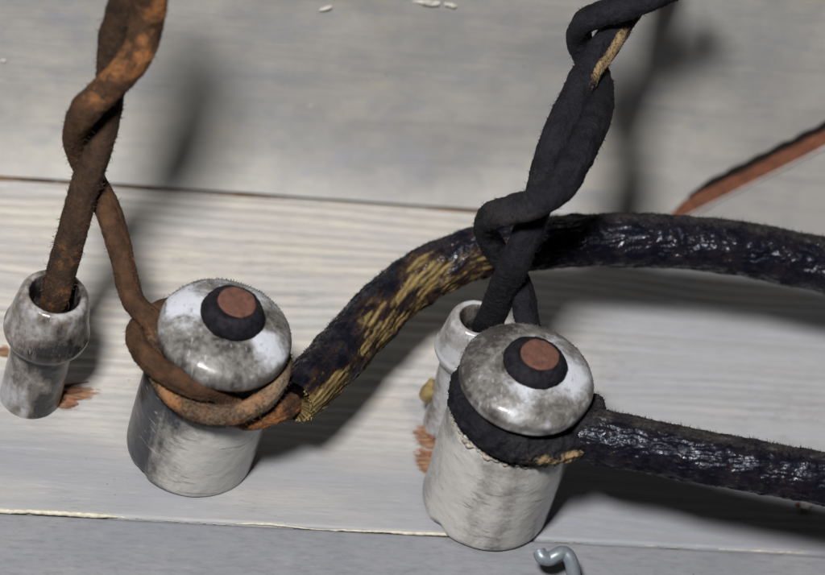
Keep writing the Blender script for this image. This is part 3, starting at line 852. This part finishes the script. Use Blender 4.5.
# ------------------------------------------------------------------ thick cables
def cable_disp(seed, wear_fn, dust_fn):
    def f(V, L, A, tot, D):
        wear = wear_fn(V, L, A, tot, D)
        ww = smooth(0.35, 0.6, wear)
        a6 = A * 6.4                                    # mm round the sheath
        run = np.stack([np.cos(A + L * 0.02) * 6.4, np.sin(A + L * 0.02) * 6.4, L * 0.16], 1)
        weave = 0.55 * np.sin(A * 26 + L * 0.55 + 4 * fbm(V, 0.12, 2, seed + 9)) + 1.0 * fbm(run, 1.0, 3, seed + 8, 0.6)
        fibre = np.stack([np.cos(A) * 6.4, np.sin(A) * 6.4, L * 0.38 + 0.35 * a6], 1)
        lump = 0.34 * fbm(V, 0.2, 3, seed) + 0.42 * fbm(fibre, 0.8, 3, seed + 2) + 0.20 * fbm(fibre, 2.0, 2, seed + 6)
        d = lump * (1 - 0.35 * ww) - 0.30 * ww + 0.16 * weave * (0.3 + 0.7 * ww)
        return d, dict(wear=wear, dust=dust_fn(V, L, A, tot, D), weave=weave)
    return f
def cable(label, path, seed, wear_fn, dust_fn, hair_n, fuzz_mat, pick):
    td = tube_data(path, 0.25, 150, cable_disp(seed, wear_fn, dust_fn), up_ref=True)
    t = tag(empty('sheathed_cable', path[0][:3]), label, 'cable', 'thick tarred cables')
    child('sheath', td['V'], td['F'], M['cable'], t, td['attrs'])
    fuzz('lint', td, hair_n, (0.2, 1.1), 0.08, fuzz_mat, t, seed, pick)
    return t, td

path1 = [P(293, 402, 29, 5.6), P(303, 392, 28.5, 6.3), P(320, 375, 27, 6.6), P(350, 343, 25.5, 6.7), P(400, 292, 27, 6.7), P(450, 263, 31, 6.6), P(490, 250, 34.5, 6.5), P(530, 244, 37, 6.5), P(600, 240, 41, 6.5), P(680, 242, 43.5, 6.6), P(760, 252, 44, 6.7), P(825, 266, 44, 6.8), P(900, 287, 44, 6.8), P(960, 306, 44, 6.8)]
wv = -UP * 0.85 - FWD * 0.75 + RIGHT * 0.25
UPW = (Bv * 0.75 + Zv * 0.66)                       # the far upper side, where lint has settled
def wear1(V, L, A, t, D):
    fib = np.stack([np.cos(A + L * 0.01) * 6.4, np.sin(A + L * 0.01) * 6.4, L * 0.2], 1)
    n = fbm(V, 0.14, 3, 601) * 0.5 + fbm(fib, 0.55, 4, 602, 0.65) * 0.75
    f = facing(D, wv)
    w = 0.56 * smooth(-0.35, 0.85, f) * smooth(95, 60, L) + 1.25 * n * smooth(100, 75, L) - 0.05
    w += 0.5 * smooth(16, 2, L) * smooth(-0.1, 0.5, f)
    w -= 0.5 * smooth(0.0, -0.6, f)
    return w
def dust1(V, L, A, t, D):
    return 0.8 * smooth(0.2, 0.8, D @ UPW) * smooth(40, 80, L) - 0.1 + 0.25 * fbm(V, 0.2, 3, 605)
cable1, td1 = cable('long black tarred cable arching over the board, its end worn to yellow jute', path1, 600, wear1, dust1, 1900, M['black_fuzz'], lambda td: 0.04 + smooth(0.45, 0.85, td['D'] @ UP))
# frayed jute end
g = np.random.default_rng(61)
sel = np.where((td1['L'] < 1.2) & (facing(td1['D'], wv) > 0.1))[0]
i = g.choice(sel, 90)
V, F = hairs(td1['V'][i] - td1['D'][i] * 0.4, td1['D'][i] * 0.35 - td1['T'][i], (0.4, 1.5), 0.11, 62, 0.5)
tag(child('frayed_end', V, F, M['jute'], cable1, shade=False), kind='stuff')

path2 = [P(566, 427, 37.5, 4.4), P(577, 430, 37.2, 5.9), P(600, 437, 37.5, 6.5), P(650, 447, 39, 6.3), P(700, 457, 41, 6.2), P(760, 467, 42.5, 6.1), P(825, 479, 43.5, 6.0), P(900, 494, 44, 6.0), P(970, 508, 44, 6.0)]
def wear2(V, L, A, t, D):
    return -0.3 + 0.7 * smooth(14, 2, L) * smooth(0.0, -0.7, D[:, 2]) + 0.3 * fbm(V, 0.3, 2, 651)
def dust2(V, L, A, t, D):
    return 0.85 * smooth(0.2, 0.8, D @ UPW) - 0.1 + 0.6 * smooth(13, 3, L) + 0.25 * fbm(V, 0.2, 3, 655)
cable2, td2 = cable('short straight black dusty cable running from the black-ringed knob to the right', path2, 650, wear2, dust2, 1500, M['black_fuzz'], lambda td: 0.04 + smooth(0.45, 0.85, td['D'] @ UP))
# matted dust where the cable meets the knob
def clump(px, py, z, r, seed, parent):
    c = at(px, py, z)
    n = 26
    prof = [(r * math.sin(math.pi * i / n) + 0.02, -r * 0.8 * math.cos(math.pi * i / n)) for i in range(n + 1)]
    V, D, F, _ = lathe(prof, 48, 0.25, lambda V, D: (0.9 * fbm(V, 0.35, 3, seed) + 0.35 * fbm(V, 1.3, 2, seed + 1), {}))
    o = child('dust_clump', V + c, F, M['clump'], parent)
    g = np.random.default_rng(seed)
    i = g.choice(len(V), 500)
    hv, hf = hairs(V[i] + c, D[i], (0.3, 1.2), 0.05, seed)
    tag(child('lint', hv, hf, M['black_fuzz'], parent, shade=False), kind='stuff')
clump(589, 408, 40, 3.9, 700, cable2)
clump(583, 421, 40.5, 4.6, 710, cable2)
clump(598, 424, 41.5, 3.2, 720, cable2)

# ------------------------------------------------------------------ bent wire hook at the front
hp = [P(539, 551, 9.5, 1.55), P(542, 557, 9.0, 1.7), P(549, 559, 8.6, 1.7), P(557, 555, 9.4, 1.7), P(564, 553, 9.6, 1.7), P(570, 559, 8.8, 1.7), P(573, 571, 6.5, 1.7), P(574, 590, 2.5, 1.7), P(574, 606, -1.5, 1.7)]
td = tube_data(hp, 0.25, 32, lambda V, L, A, t, D: (0.03 * fbm(V, 0.8, 2, 800), {}))
hook = mesh_obj('wire_hook', td['V'], td['F'], M['zinc'], None, None, True, origin=hp[-1][:3])
tag(hook, 'small bent grey metal wire hook in front of the black-ringed knob', 'hook')

for o in scene.objects:
    if '_o' in o: del o['_o']
